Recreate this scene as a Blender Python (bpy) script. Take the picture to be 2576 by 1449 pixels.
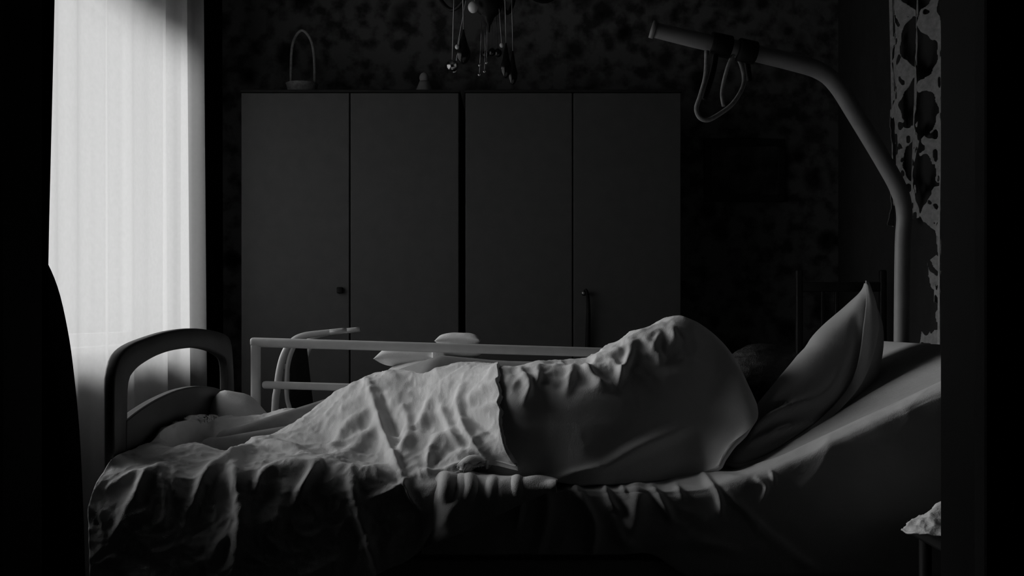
import bpy, bmesh, math, random
import numpy as np
from mathutils import Vector, noise

# ------------------------------------------------------------------ scene reset
for o in list(bpy.data.objects):
    bpy.data.objects.remove(o, do_unlink=True)
scene = bpy.context.scene
COL = scene.collection
random.seed(7)

# ------------------------------------------------------------------ camera
EYE, FPX, CX, HY = 1.01, 2576 * 40 / 36, 1288.0, 800.0
cam_d = bpy.data.cameras.new('camera')
cam_d.lens, cam_d.sensor_width = 40, 36
cam_d.shift_y = (HY - 724.5) / 2576
cam_d.clip_start = 0.05
cam = bpy.data.objects.new('camera', cam_d)
cam.location = (0, 0, EYE)
cam.rotation_euler = (math.radians(90), 0, 0)
COL.objects.link(cam)
scene.camera = cam

# ------------------------------------------------------------------ sky, daylight, exposure
world = bpy.data.worlds.new('overcast_sky')
scene.world = world
world.use_nodes = True
bg = world.node_tree.nodes['Background']
bg.inputs[0].default_value = (0.9, 0.9, 0.9, 1)
bg.inputs[1].default_value = 1.6
sun_d = bpy.data.lights.new('hazy_sun', 'SUN')
sun_d.energy = 19.0
sun_d.angle = math.radians(37)
sun = bpy.data.objects.new('hazy_sun', sun_d)
sun.rotation_euler = Vector((1.0, -0.36, -0.5)).to_track_quat('-Z', 'Y').to_euler()
sun.location = (-4, 6, 5)
COL.objects.link(sun)
vs = scene.view_settings
vs.view_transform = 'Standard'
vs.look = 'None'
vs.gamma = 1.0
vs.use_curve_mapping = False
vs.exposure = -1.15


# ------------------------------------------------------------------ helpers
def P(px, py, y):
    """point in the room seen at photo pixel px, py when it stands y metres away"""
    return Vector(((px - CX) * y / FPX, y, EYE - (py - HY) * y / FPX))


def mat(name, col, rough=0.8, var=0.15, scale=30.0, bump=0.0, bscale=200.0, metal=0.0, spec=0.3):
    m = bpy.data.materials.new(name)
    m.use_nodes = True
    nt = m.node_tree
    b = nt.nodes['Principled BSDF']
    b.inputs['Roughness'].default_value = rough
    b.inputs['Metallic'].default_value = metal
    b.inputs['Specular IOR Level'].default_value = spec
    tc = nt.nodes.new('ShaderNodeTexCoord')
    nz = nt.nodes.new('ShaderNodeTexNoise')
    nz.inputs['Scale'].default_value = scale
    nz.inputs['Detail'].default_value = 4
    nt.links.new(tc.outputs['Object'], nz.inputs['Vector'])
    rp = nt.nodes.new('ShaderNodeValToRGB')
    lo, hi = col * (1 - var), min(1.0, col * (1 + var))
    rp.color_ramp.elements[0].position = 0.3
    rp.color_ramp.elements[1].position = 0.7
    rp.color_ramp.elements[0].color = (lo, lo, lo, 1)
    rp.color_ramp.elements[1].color = (hi, hi, hi, 1)
    nt.links.new(nz.outputs['Fac'], rp.inputs['Fac'])
    nt.links.new(rp.outputs['Color'], b.inputs['Base Color'])
    if bump > 0:
        n2 = nt.nodes.new('ShaderNodeTexNoise')
        n2.inputs['Scale'].default_value = bscale
        n2.inputs['Detail'].default_value = 3
        nt.links.new(tc.outputs['Object'], n2.inputs['Vector'])
        bp = nt.nodes.new('ShaderNodeBump')
        bp.inputs['Strength'].default_value = bump
        bp.inputs['Distance'].default_value = 0.004
        nt.links.new(n2.outputs['Fac'], bp.inputs['Height'])
        nt.links.new(bp.outputs['Normal'], b.inputs['Normal'])
    return m


def wallpaper_mat():
    m = mat('floral_wallpaper', 0.2, 0.95, 0.1, 40, spec=0.1)
    nt = m.node_tree
    b = nt.nodes['Principled BSDF']
    tc = nt.nodes['Texture Coordinate']
    n = nt.nodes.new('ShaderNodeTexNoise')
    n.inputs['Scale'].default_value = 9
    n.inputs['Detail'].default_value = 3
    nt.links.new(tc.outputs['Object'], n.inputs['Vector'])
    mx = nt.nodes.new('ShaderNodeMix')
    mx.data_type = 'VECTOR'
    mx.inputs[0].default_value = 0.06
    nt.links.new(tc.outputs['Object'], mx.inputs[4])
    nt.links.new(n.outputs['Color'], mx.inputs[5])
    v = nt.nodes.new('ShaderNodeTexVoronoi')
    v.inputs['Scale'].default_value = 5.5
    nt.links.new(mx.outputs[1], v.inputs['Vector'])
    r = nt.nodes.new('ShaderNodeValToRGB')
    e = r.color_ramp.elements
    e[0].position, e[0].color = 0.16, (0.05, 0.05, 0.05, 1)
    e[1].position, e[1].color = 0.36, (0.2, 0.2, 0.2, 1)
    nt.links.new(v.outputs['Distance'], r.inputs['Fac'])
    n2 = nt.nodes.new('ShaderNodeTexNoise')
    n2.inputs['Scale'].default_value = 14
    n2.inputs['Detail'].default_value = 5
    nt.links.new(tc.outputs['Object'], n2.inputs['Vector'])
    r2 = nt.nodes.new('ShaderNodeValToRGB')
    e = r2.color_ramp.elements
    e[0].position, e[0].color = 0.36, (0.3, 0.3, 0.3, 1)
    e[1].position, e[1].color = 0.56, (1, 1, 1, 1)
    nt.links.new(n2.outputs['Fac'], r2.inputs['Fac'])
    mm = nt.nodes.new('ShaderNodeMix')
    mm.data_type = 'RGBA'
    mm.blend_type = 'MULTIPLY'
    mm.inputs[0].default_value = 1.0
    nt.links.new(r.outputs['Color'], mm.inputs[6])
    nt.links.new(r2.outputs['Color'], mm.inputs[7])
    nt.links.new(mm.outputs[2], b.inputs['Base Color'])
    return m


def sheer_mat():
    m = bpy.data.materials.new('sheer_voile')
    m.use_nodes = True
    nt = m.node_tree
    nt.nodes.clear()
    out = nt.nodes.new('ShaderNodeOutputMaterial')
    tr = nt.nodes.new('ShaderNodeBsdfTransparent')
    tl = nt.nodes.new('ShaderNodeBsdfTranslucent')
    df = nt.nodes.new('ShaderNodeBsdfDiffuse')
    tl.inputs[0].default_value = (0.62, 0.62, 0.62, 1)
    df.inputs[0].default_value = (0.5, 0.5, 0.5, 1)
    a = nt.nodes.new('ShaderNodeMixShader')
    a.inputs[0].default_value = 0.3
    nt.links.new(tl.outputs[0], a.inputs[1])
    nt.links.new(df.outputs[0], a.inputs[2])
    c = nt.nodes.new('ShaderNodeMixShader')
    tc = nt.nodes.new('ShaderNodeTexCoord')
    nz = nt.nodes.new('ShaderNodeTexNoise')
    nz.inputs['Scale'].default_value = 60
    nt.links.new(tc.outputs['Object'], nz.inputs['Vector'])
    mr = nt.nodes.new('ShaderNodeMapRange')
    mr.inputs[3].default_value = 0.22
    mr.inputs[4].default_value = 0.30
    nt.links.new(nz.outputs['Fac'], mr.inputs[0])
    nt.links.new(mr.outputs[0], c.inputs[0])
    nt.links.new(a.outputs[0], c.inputs[1])
    nt.links.new(tr.outputs[0], c.inputs[2])
    nt.links.new(c.outputs[0], out.inputs[0])
    return m


def glass_mat(name, t=0.9):
    m = bpy.data.materials.new(name)
    m.use_nodes = True
    nt = m.node_tree
    nt.nodes.clear()
    out = nt.nodes.new('ShaderNodeOutputMaterial')
    tr = nt.nodes.new('ShaderNodeBsdfTransparent')
    gl = nt.nodes.new('ShaderNodeBsdfGlossy')
    gl.inputs['Roughness'].default_value = 0.03
    fr = nt.nodes.new('ShaderNodeFresnel')
    ad = nt.nodes.new('ShaderNodeMath')
    ad.operation = 'MULTIPLY_ADD'
    ad.inputs[1].default_value = t
    ad.inputs[2].default_value = 1 - t
    nt.links.new(fr.outputs[0], ad.inputs[0])
    mx = nt.nodes.new('ShaderNodeMixShader')
    nt.links.new(ad.outputs[0], mx.inputs[0])
    nt.links.new(tr.outputs[0], mx.inputs[1])
    nt.links.new(gl.outputs[0], mx.inputs[2])
    nt.links.new(mx.outputs[0], out.inputs[0])
    return m


M = dict(
    wallpaper=wallpaper_mat(),
    plaster=mat('dark_plaster', 0.06, 0.95, 0.1, 12, 0.2, 60, spec=0.1),
    ceiling=mat('ceiling_paint', 0.12, 0.95, 0.06, 6, spec=0.1),
    floor=mat('dark_floor', 0.05, 0.6, 0.3, 9, spec=0.2),
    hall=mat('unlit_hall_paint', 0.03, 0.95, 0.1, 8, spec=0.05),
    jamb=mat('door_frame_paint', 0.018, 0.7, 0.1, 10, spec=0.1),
    ground=mat('outdoor_ground', 0.12, 0.95, 0.4, 1.5),
    wardrobe=mat('matt_wardrobe_laminate', 0.11, 0.7, 0.05, 20, 0.05, 90, spec=0.15),
    carcass=mat('wardrobe_carcass', 0.03, 0.8, 0.1, 20, spec=0.1),
    black=mat('black_plastic', 0.012, 0.6, 0.2, 20, spec=0.2),
    bead_glint=mat('white_glint_paint', 0.9, 0.25, 0.02, 20, spec=0.6),  # white colour painting bright highlights onto chandelier glass beads
    pale=mat('pale_ceramic', 0.35, 0.5, 0.1, 20),
    wicker=mat('pale_wicker', 0.3, 0.8, 0.3, 60, 0.4, 150),
    pole=mat('grey_pole_enamel', 0.36, 0.45, 0.05, 30, spec=0.25),
    steel=mat('cream_bed_enamel', 0.62, 0.4, 0.05, 30, spec=0.3),
    footboard=mat('dark_footboard_wood', 0.035, 0.45, 0.2, 14, spec=0.3),
    duvet=mat('white_duvet_cotton', 0.78, 0.95, 0.03, 20, 0.25, 420, spec=0.05),
    sheet=mat('white_sheet_cotton', 0.72, 0.95, 0.03, 20, 0.2, 420, spec=0.05),
    pillow=mat('shaded_pillow_cotton', 0.42, 0.95, 0.03, 20, 0.2, 420, spec=0.05),  # colour darkened to stand in for the duvet hump's shade on the pillow
    mattress=mat('mattress_ticking', 0.6, 0.95, 0.04, 60, 0.2, 300, spec=0.05),
    bundle=mat('white_bedding', 0.82, 0.95, 0.04, 30, 0.3, 250, spec=0.05),
    lace=mat('grey_lace', 0.48, 0.95, 0.2, 60, 0.4, 300, spec=0.05),
    drape=mat('black_velvet_drape', 0.008, 0.98, 0.3, 30, spec=0.02),
    chair=mat('black_upholstery', 0.006, 0.98, 0.3, 40, spec=0.02),
    wood=mat('dark_stained_wood', 0.03, 0.45, 0.3, 12, spec=0.3),
    walker=mat('pale_walker_tube', 0.5, 0.35, 0.05, 30, spec=0.4),
    strap=mat('grey_webbing', 0.3, 0.9, 0.2, 90, 0.3, 300),
    iron=mat('black_iron', 0.015, 0.5, 0.2, 30, metal=0.4),
    brass=mat('dull_brass', 0.3, 0.3, 0.1, 30, metal=0.9),
    glass=glass_mat('pane_glass', 0.95),
    crystal=glass_mat('crystal_glass', 0.55),
    smoke=mat('smoked_glass_drop', 0.01, 0.15, 0.1, 20, spec=0.5),
    sheer=sheer_mat(),
    skin=mat('skin', 0.3, 0.6, 0.05, 20),
    hair=mat('dark_hair', 0.014, 0.5, 0.15, 300, 0.6, 420, spec=0.3),
    picture=mat('dim_print', 0.08, 0.8, 0.8, 9),
    pyjama=mat('cotton_nightwear', 0.3, 0.9, 0.1, 40),
)


def link(name, verts, faces, material, parent=None, smooth=True, base=None):
    """one mesh object; verts come in room coordinates"""
    v = np.asarray([tuple(p) for p in verts], dtype=float)
    if parent is not None:
        org = np.array(parent['_org'])
    else:
        org = np.array(base) if base is not None else np.array(
            [(v[:, 0].min() + v[:, 0].max()) / 2, (v[:, 1].min() + v[:, 1].max()) / 2, v[:, 2].min()])
    me = bpy.data.meshes.new(name)
    me.from_pydata((v - org).tolist(), [], [tuple(f) for f in faces])
    me.update()
    if smooth:
        me.polygons.foreach_set('use_smooth', [True] * len(me.polygons))
    me.materials.append(M[material] if isinstance(material, str) else material)
    o = bpy.data.objects.new(name, me)
    COL.objects.link(o)
    o['_org'] = [float(x) for x in org]
    if parent is not None:
        o.parent = parent
    else:
        o.location = org
    return o


def tag(o, label=None, cat=None, group=None, kind=None):
    if label:
        o['label'] = label
    if cat:
        o['category'] = cat
    if group:
        o['group'] = group
    if kind:
        o['kind'] = kind
    return o


def thing(name, label, cat, loc, group=None):
    o = bpy.data.objects.new(name, None)
    o.empty_display_size = 0.1
    COL.objects.link(o)
    o.location = loc
    o['_org'] = [float(x) for x in loc]
    return tag(o, label, cat, group)


# ---- shape makers: each returns (verts, faces)
def box(x0, x1, y0, y1, z0, z1, bev=0.0, seg=2):
    bm = bmesh.new()
    bmesh.ops.create_cube(bm, size=1)
    for v in bm.verts:
        v.co = Vector(((x0 + x1) / 2 + v.co.x * (x1 - x0), (y0 + y1) / 2 + v.co.y * (y1 - y0),
                       (z0 + z1) / 2 + v.co.z * (z1 - z0)))
    if bev > 0:
        bmesh.ops.bevel(bm, geom=bm.edges[:], offset=bev, segments=seg, affect='EDGES', profile=0.5)
    return dump(bm)


def dump(bm):
    bm.verts.ensure_lookup_table()
    bm.verts.index_update()
    r = ([v.co.copy() for v in bm.verts], [[v.index for v in f.verts] for f in bm.faces])
    bm.free()
    return r


def join(*parts):
    vs_, fs = [], []
    for v, f in parts:
        n = len(vs_)
        vs_ += list(v)
        fs += [[i + n for i in q] for q in f]
    return vs_, fs


def spline(pts, n):
    """Catmull-Rom resample of a (k,d) array to n rows along axis 0"""
    a = np.asarray(pts, dtype=float)
    k = a.shape[0]
    ext = np.concatenate([[2 * a[0] - a[1]], a, [2 * a[-1] - a[-2]]])
    t = np.linspace(0, k - 1, n)
    i = np.minimum(t.astype(int), k - 2)
    u = (t - i).reshape((-1,) + (1,) * (a.ndim - 1))
    p0, p1, p2, p3 = ext[i], ext[i + 1], ext[i + 2], ext[i + 3]
    return 0.5 * (2 * p1 + (p2 - p0) * u + (2 * p0 - 5 * p1 + 4 * p2 - p3) * u * u + (3 * p1 - p0 - 3 * p2 + p3) * u ** 3)


def tube(pts, r, n=10, smooth_to=0, closed=False, cap=True):
    pts = [Vector(p) for p in pts]
    if smooth_to:
        src = [tuple(p) for p in pts]
        if closed:
            src = src[-2:] + src + src[:3]
            q = spline(src, smooth_to * 2)
            tot = len(src) - 1
            lo, hi = 2 / tot, (2 + len(pts)) / tot
            sel = [q[int(round((lo + (hi - lo) * i / smooth_to) * (len(q) - 1)))] for i in range(smooth_to)]
            pts = [Vector(p) for p in sel]
        else:
            pts = [Vector(p) for p in spline(src, smooth_to)]
    k = len(pts)
    rr = r if isinstance(r, (list, tuple)) else [r] * k
    if len(rr) != k:
        rr = list(np.interp(np.linspace(0, 1, k), np.linspace(0, 1, len(rr)), rr))
    V, F = [], []
    up = None
    for i, p in enumerate(pts):
        a = pts[(i - 1) % k] if closed else pts[max(0, i - 1)]
        b = pts[(i + 1) % k] if closed else pts[min(k - 1, i + 1)]
        t = (b - a).normalized()
        if up is None:
            ref = Vector((0, 0, 1)) if abs(t.z) < 0.9 else Vector((1, 0, 0))
            up = (ref - t * ref.dot(t)).normalized()
        else:
            up = (up - t * up.dot(t)).normalized()
        s = t.cross(up)
        for j in range(n):
            an = 2 * math.pi * j / n
            V.append(p + (up * math.cos(an) + s * math.sin(an)) * rr[i])
    for i in range(k if closed else k - 1):
        for j in range(n):
            a, b = i * n + j, i * n + (j + 1) % n
            c, d = ((i + 1) % k) * n + (j + 1) % n, ((i + 1) % k) * n + j
            F.append((a, b, c, d))
    if cap and not closed:
        F.append(tuple(range(n - 1, -1, -1)))
        F.append(tuple((k - 1) * n + j for j in range(n)))
    return V, F


def lathe(profile, c, n=20):
    V, F = [], []
    k = len(profile)
    for r, z in profile:
        for j in range(n):
            a = 2 * math.pi * j / n
            V.append(Vector((c[0] + r * math.cos(a), c[1] + r * math.sin(a), c[2] + z)))
    for i in range(k - 1):
        for j in range(n):
            F.append((i * n + j, i * n + (j + 1) % n, (i + 1) * n + (j + 1) % n, (i + 1) * n + j))
    F.append(tuple(range(n - 1, -1, -1)))
    F.append(tuple((k - 1) * n + j for j in range(n)))
    return V, F


def ellipsoid(c, rx, ry, rz, nu=20, nv=12, fn=None):
    V, F = [], []
    for i in range(nv + 1):
        th = math.pi * i / nv
        for j in range(nu):
            ph = 2 * math.pi * j / nu
            d = Vector((math.sin(th) * math.cos(ph), math.sin(th) * math.sin(ph), math.cos(th)))
            s = fn(d) if fn else 1.0
            V.append(Vector(c) + Vector((d.x * rx, d.y * ry, d.z * rz)) * s)
    for i in range(nv):
        for j in range(nu):
            F.append((i * nu + j, (i + 1) * nu + j, (i + 1) * nu + (j + 1) % nu, i * nu + (j + 1) % nu))
    return V, F


def ring_prism(outer, inner, axis_fn, t0, t1):
    """frame between two closed outlines with equal counts, extruded from t0 to t1"""
    n = len(outer)
    V = [axis_fn(p, t0) for p in outer] + [axis_fn(p, t0) for p in inner] + \
        [axis_fn(p, t1) for p in outer] + [axis_fn(p, t1) for p in inner]
    F = []
    for i in range(n):
        j = (i + 1) % n
        F += [(i, j, n + j, n + i), (2 * n + i, 3 * n + i, 3 * n + j, 2 * n + j),
              (i, 2 * n + i, 2 * n + j, j), (n + i, n + j, 3 * n + j, 3 * n + i)]
    return V, F


def prism(outline, axis_fn, t0, t1):
    n = len(outline)
    V = [axis_fn(p, t0) for p in outline] + [axis_fn(p, t1) for p in outline]
    F = [tuple(range(n)), tuple(range(2 * n - 1, n - 1, -1))]
    for i in range(n):
        j = (i + 1) % n
        F.append((i, n + i, n + j, j))
    return V, F


def resample(pts, n):
    a = np.asarray(pts, float)
    d = np.concatenate([[0], np.cumsum(np.linalg.norm(np.diff(a, axis=0), axis=1))])
    t = np.linspace(0, d[-1], n)
    return np.stack([np.interp(t, d, a[:, i]) for i in range(a.shape[1])], 1)


def bevel_mod(o, w=0.004, seg=2):
    m = o.modifiers.new('soft_edges', 'BEVEL')
    m.width, m.segments, m.limit_method = w, seg, 'ANGLE'
    return o


# ---- draped cloth: control profiles -> dense grid + creases
def cloth_grid(ctrl, nu, nv):
    a = np.array([[tuple(p) for p in c] for c in ctrl], float)
    a = spline(a, nu)
    a = np.swapaxes(spline(np.swapaxes(a, 0, 1), nv), 0, 1)
    return a


def grid_normals(g):
    du = np.gradient(g, axis=0)
    dv = np.gradient(g, axis=1)
    n = np.cross(du, dv)
    n /= np.linalg.norm(n, axis=2, keepdims=True) + 1e-12
    return n


def to_px(g):
    return CX + g[..., 0] * FPX / g[..., 1], HY - (g[..., 2] - EYE) * FPX / g[..., 1]


def creases(g, folds, nrm, low=None):
    """raise soft ridges along lines given where they show on the cloth"""
    X, Y = to_px(g)
    d = np.zeros(X.shape)
    for f in folds:
        pts, amp, w = f[0], f[1], f[2]
        pts = spline(pts, max(12, 6 * len(pts))) if len(pts) > 2 else resample(pts, 12)
        best = np.full(X.shape, 1e9)
        tt = np.zeros(X.shape)
        for i in range(len(pts) - 1):
            ax, ay = pts[i]
            bx, by = pts[i + 1]
            L = (bx - ax) ** 2 + (by - ay) ** 2 + 1e-9
            t = np.clip(((X - ax) * (bx - ax) + (Y - ay) * (by - ay)) / L, 0, 1)
            q = np.hypot(X - ax - t * (bx - ax), Y - ay - t * (by - ay))
            m = q < best
            best = np.where(m, q, best)
            tt = np.where(m, (i + t) / (len(pts) - 1), tt)
        d += amp * np.exp(-(best / w) ** 2) * np.sin(np.pi * np.clip(0.08 + 0.84 * tt, 0, 1)) ** 0.7
    if low:
        d = d * np.interp(Y, [low[0], low[1]], [1.0, low[2]])
    return g + nrm * d[..., None]


def crumple(g, nrm, amp, freq, seed=0, ridged=True, aniso=(1, 1, 1)):
    out = g.copy()
    area = np.linalg.norm(np.cross(np.gradient(g, axis=0), np.gradient(g, axis=1)), axis=2)
    wgt = np.clip(area / (0.6 * np.median(area)), 0, 1) ** 1.5
    for i in range(g.shape[0]):
        for j in range(g.shape[1]):
            p = g[i, j]
            q = Vector((p[0] * freq * aniso[0] + seed, p[1] * freq * aniso[1], p[2] * freq * aniso[2] + seed * 0.7))
            q2 = q + noise.noise_vector(q * 0.6) * 0.6
            if ridged:
                v = 1 - abs(noise.noise(q2)) * 2.2 + 0.35 * (1 - abs(noise.noise(q2 * 2.3)) * 2.2) - 0.6
            else:
                v = noise.noise(q2)
            out[i, j] = p + nrm[i, j] * amp * v * wgt[i, j]
    return out


def grid_mesh(g, thick=0.0, flip=False):
    nu, nv = g.shape[:2]
    V = g.reshape(-1, 3)
    F = []
    for i in range(nu - 1):
        for j in range(nv - 1):
            q = (i * nv + j, (i + 1) * nv + j, (i + 1) * nv + j + 1, i * nv + j + 1)
            F.append(q[::-1] if flip else q)
    if thick:
        n = grid_normals(g) * (1 if not flip else -1)
        B = (g - n * thick).reshape(-1, 3)
        N = len(V)
        V = np.concatenate([V, B])
        F += [tuple(N + k for k in f[::-1]) for f in list(F)]
        rim = [(i, 0) for i in range(nu)] + [(nu - 1, j) for j in range(1, nv)] + \
              [(i, nv - 1) for i in range(nu - 2, -1, -1)] + [(0, j) for j in range(nv - 2, 0, -1)]
        ids = [i * nv + j for i, j in rim]
        for k in range(len(ids)):
            a, b = ids[k], ids[(k + 1) % len(ids)]
            F.append((b, a, N + a, N + b) if not flip else (a, b, N + b, N + a))
    return [Vector(p) for p in V], F


def struct(name, vf, m, smooth=False):
    return tag(link(name, vf[0], vf[1], m, smooth=smooth), kind='structure')


# ================================================================== THE ROOM
WX, RX, BY, CZ = -1.52, 1.62, 5.65, 2.75          # left wall, right wall, back wall, ceiling
WIN = (2.45, 4.94, 0.90, 2.30)                     # window opening: y0 y1 z0 z1
struct('floor', box(-1.8, 1.9, -1.6, 5.9, -0.1, 0.0), 'floor')
struct('ceiling', box(-1.8, 1.9, -1.6, 5.9, CZ, CZ + 0.1), 'ceiling')
struct('wall_back', box(-1.8, 1.9, BY, BY + 0.25, 0, CZ), 'wallpaper')
struct('wall_right', box(RX, RX + 0.25, 1.2, BY, 0, CZ), 'plaster')
struct('wall_left', join(box(WX - 0.25, WX, 1.2, WIN[0], 0, CZ), box(WX - 0.25, WX, WIN[1], BY, 0, CZ),
                         box(WX - 0.25, WX, WIN[0], WIN[1], 0, WIN[2]),
                         box(WX - 0.25, WX, WIN[0], WIN[1], WIN[3], CZ)), 'plaster')
# near wall with the doorway the photograph looks through
JR, JL = 0.4516, -0.495
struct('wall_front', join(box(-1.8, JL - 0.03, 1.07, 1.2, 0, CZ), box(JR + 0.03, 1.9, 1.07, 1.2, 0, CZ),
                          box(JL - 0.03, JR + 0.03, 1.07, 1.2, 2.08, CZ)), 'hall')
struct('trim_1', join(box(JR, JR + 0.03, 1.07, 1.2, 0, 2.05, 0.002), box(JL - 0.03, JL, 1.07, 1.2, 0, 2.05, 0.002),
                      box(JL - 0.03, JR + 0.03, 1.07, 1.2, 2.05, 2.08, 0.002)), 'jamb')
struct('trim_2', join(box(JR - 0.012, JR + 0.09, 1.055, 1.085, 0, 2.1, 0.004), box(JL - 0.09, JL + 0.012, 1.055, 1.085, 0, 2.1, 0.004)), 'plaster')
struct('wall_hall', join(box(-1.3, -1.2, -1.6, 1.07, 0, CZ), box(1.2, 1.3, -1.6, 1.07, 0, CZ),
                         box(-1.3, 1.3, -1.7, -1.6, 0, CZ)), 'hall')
struct('baseboard_back', box(WX, RX, BY - 0.015, BY, 0, 0.09, 0.003), 'wood')
struct('baseboard_right', box(RX - 0.015, RX, 1.2, BY - 0.015, 0, 0.09, 0.003), 'wood')
struct('outdoor_ground', box(-30, -1.7, -20, 35, -0.6, -0.5), 'ground')

# window: frame, sill and one big pane
wf = struct('window_1', join(box(WX - 0.17, WX - 0.11, WIN[0], WIN[0] + 0.05, WIN[2], WIN[3], 0.004),
                             box(WX - 0.17, WX - 0.11, WIN[1] - 0.05, WIN[1], WIN[2], WIN[3], 0.004),
                             box(WX - 0.17, WX - 0.11, WIN[0], WIN[1], WIN[2], WIN[2] + 0.05, 0.004),
                             box(WX - 0.17, WX - 0.11, WIN[0], WIN[1], WIN[3] - 0.05, WIN[3], 0.004)), 'steel')
pv = box(WX - 0.145, WX - 0.14, WIN[0] + 0.04, WIN[1] - 0.04, WIN[2] + 0.04, WIN[3] - 0.04)
link('pane', pv[0], pv[1], 'glass', wf, smooth=False)
sv = box(WX - 0.11, WX + 0.005, WIN[0], WIN[1], WIN[2] - 0.02, WIN[2] + 0.005, 0.002)
link('window_sill', sv[0], sv[1], 'steel', wf, smooth=False)

# ------------------------------------------------------------------ curtains
def pleated(y0, y1, z0, z1, x, amp, seed, nu=220, nv=40, flare=0.0, lean=0.0, wl=0.17):
    rnd = random.Random(seed)
    ks = [(rnd.uniform(0.8, 1.25) * 2 * math.pi / wl, rnd.uniform(0, 6.28), rnd.uniform(0.4, 1.0)) for _ in range(4)]
    g = np.zeros((nu, nv, 3))
    for i in range(nu):
        u = i / (nu - 1)
        for j in range(nv):
            w = j / (nv - 1)
            y = y0 + (y1 - y0) * u
            f = sum(a * math.sin(k * y + p + 0.25 * w) for k, p, a in ks) / 2.0
            f = math.copysign(abs(f) ** 0.8, f)
            g[i, j] = (x + f * amp * (0.75 + 0.4 * (1 - w)), y + (u - 0.5) * flare * (1 - w) + lean * w, z0 + (z1 - z0) * w)
    return g


g = pleated(2.36, 4.89, 0.04, 2.56, WX + 0.175, 0.05, 3, nu=400, flare=0.05, wl=0.24)
v, f = grid_mesh(g)
tag(link('sheer_curtain', v, f, 'sheer'), 'bright translucent sheer curtain hanging in front of the window at left', 'curtain')
# dark door curtain gathered at the left side of the doorway
g = np.zeros((70, 40, 3))
for i in range(70):
    for j in range(40):
        u, w = i / 69, j / 39
        z = 0.03 + 2.02 * w
        xe = float(np.interp(z, [0.0, 1.08, 1.37, 2.1], [-0.529, -0.526, -0.5185, -0.512]))
        g[i, j] = (-0.86 + (xe + 0.86) * u, 1.275 + 0.022 * math.sin(u * 26) * (1.1 - 0.3 * w), z)
v, f = grid_mesh(g, 0.005)
tag(link('door_curtain', v, f, 'drape'), 'black curtain hanging at the left side of the doorway, in the foreground', 'curtain')
g = pleated(4.98, 5.34, 0.03, 2.56, WX + 0.16, 0.026, 12, nu=90, wl=0.11)
v, f = grid_mesh(g, 0.006)
tag(link('window_drape', v, f, 'drape'), 'black heavy drape between the sheer curtain and the wardrobe', 'curtain')
cr = thing('curtain_rail', 'curtain rail high on the window wall carrying the sheer and drapes', 'curtain rail', (WX + 0.18, 4.05, 2.58))
v, f = tube([(WX + 0.18, 2.3, 2.58), (WX + 0.18, 5.4, 2.58)], 0.014, 10)
link('rail', v, f, 'wood', cr)
for yy in (2.35, 3.9, 5.35):
    v, f = box(WX, WX + 0.185, yy - 0.012, yy + 0.012, 2.565, 2.595, 0.003)
    link('bracket', v, f, 'iron', cr, smooth=False)

# ------------------------------------------------------------------ wardrobes
def wardrobe(x0, x1, split, label, knobs):
    yf, yb, zt = 5.10, 5.63, 2.035
    t = thing('wardrobe', label, 'wardrobe', ((x0 + x1) / 2, (yf + yb) / 2, 0), 'two plain wardrobes along the back wall')
    v, f = join(box(x0, x1, yf + 0.022, yb, 0.0, zt - 0.012, 0.003), box(x0 - 0.004, x1 + 0.004, yf + 0.004, yb, zt - 0.012, zt, 0.002))
    link('carcass', v, f, 'carcass', t, smooth=False)
    for a, b in ((x0 + 0.002, split - 0.003), (split + 0.003, x1 - 0.002)):
        v, f = box(a, b, yf, yf + 0.02, 0.08, zt - 0.016, 0.003)
        d = link('door', v, f, 'wardrobe', t, smooth=False)
        for kx, kz, m in knobs:
            if a < kx < b:
                if m == 'black':
                    v, f = box(kx - 0.014, kx + 0.014, yf - 0.022, yf, kz - 0.014, kz + 0.014, 0.005)
                else:
                    v, f = ellipsoid((kx, yf - 0.018, kz), 0.012, 0.012, 0.012)
                    v2, f2 = tube([(kx, yf, kz), (kx, yf - 0.016, kz)], 0.006, 8)
                    v, f = join((v, f), (v2, f2))
                tag(link('knob', v, f, m, d), 'small dark square knob' if m == 'black' else 'small round metal knob')
    return t


sx = lambda px, y=5.10: (px - CX) * y / FPX
wardrobe(sx(606), sx(1155), sx(880), 'left wardrobe, lighter, plain doors with one dark square knob, nearest the window', [(sx(856), 1.134, 'black')])
wardrobe(sx(1170), sx(1714), sx(1441), 'right wardrobe, darker plain doors, a dark strap hanging from its knob', [(sx(1468), 1.121, 'brass')])
kx = sx(1468)
v, f = tube([(kx, 5.07, 1.133), (kx + 0.012, 5.064, 1.13), (kx + 0.02, 5.075, 1.06), (kx + 0.018, 5.082, 0.9), (kx + 0.012, 5.085, 0.72), (kx + 0.014, 5.085, 0.45)], [0.004, 0.006, 0.009, 0.012, 0.012, 0.009], 8, 30)
tag(link('hanging_strap', v, f, 'black'), 'thin dark strap hanging down from the knob of the right wardrobe', 'strap')

# basket on the left wardrobe
WT = 2.035
bx_, by_ = sx(760, 5.3), 5.3
bk = thing('handled_basket', 'small pale basket with a tall hoop handle on top of the left wardrobe', 'basket', (bx_, by_, WT))
v, f = lathe([(0.05, 0), (0.058, 0.004), (0.066, 0.03), (0.073, 0.062), (0.076, 0.066), (0.072, 0.066), (0.062, 0.03), (0.05, 0.012)], (bx_, by_, WT), 28)
link('bowl', v, f, 'wicker', bk)
v, f = tube([(bx_ - 0.052, by_, WT + 0.05), (bx_ - 0.05, by_, WT + 0.2), (bx_ - 0.036, by_, WT + 0.275), (bx_ + 0.0, by_, WT + 0.315),
             (bx_ + 0.038, by_, WT + 0.275), (bx_ + 0.055, by_, WT + 0.2), (bx_ + 0.06, by_, WT + 0.05)], 0.0065, 8, 40)
link('handle', v, f, 'wicker', bk)
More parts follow.
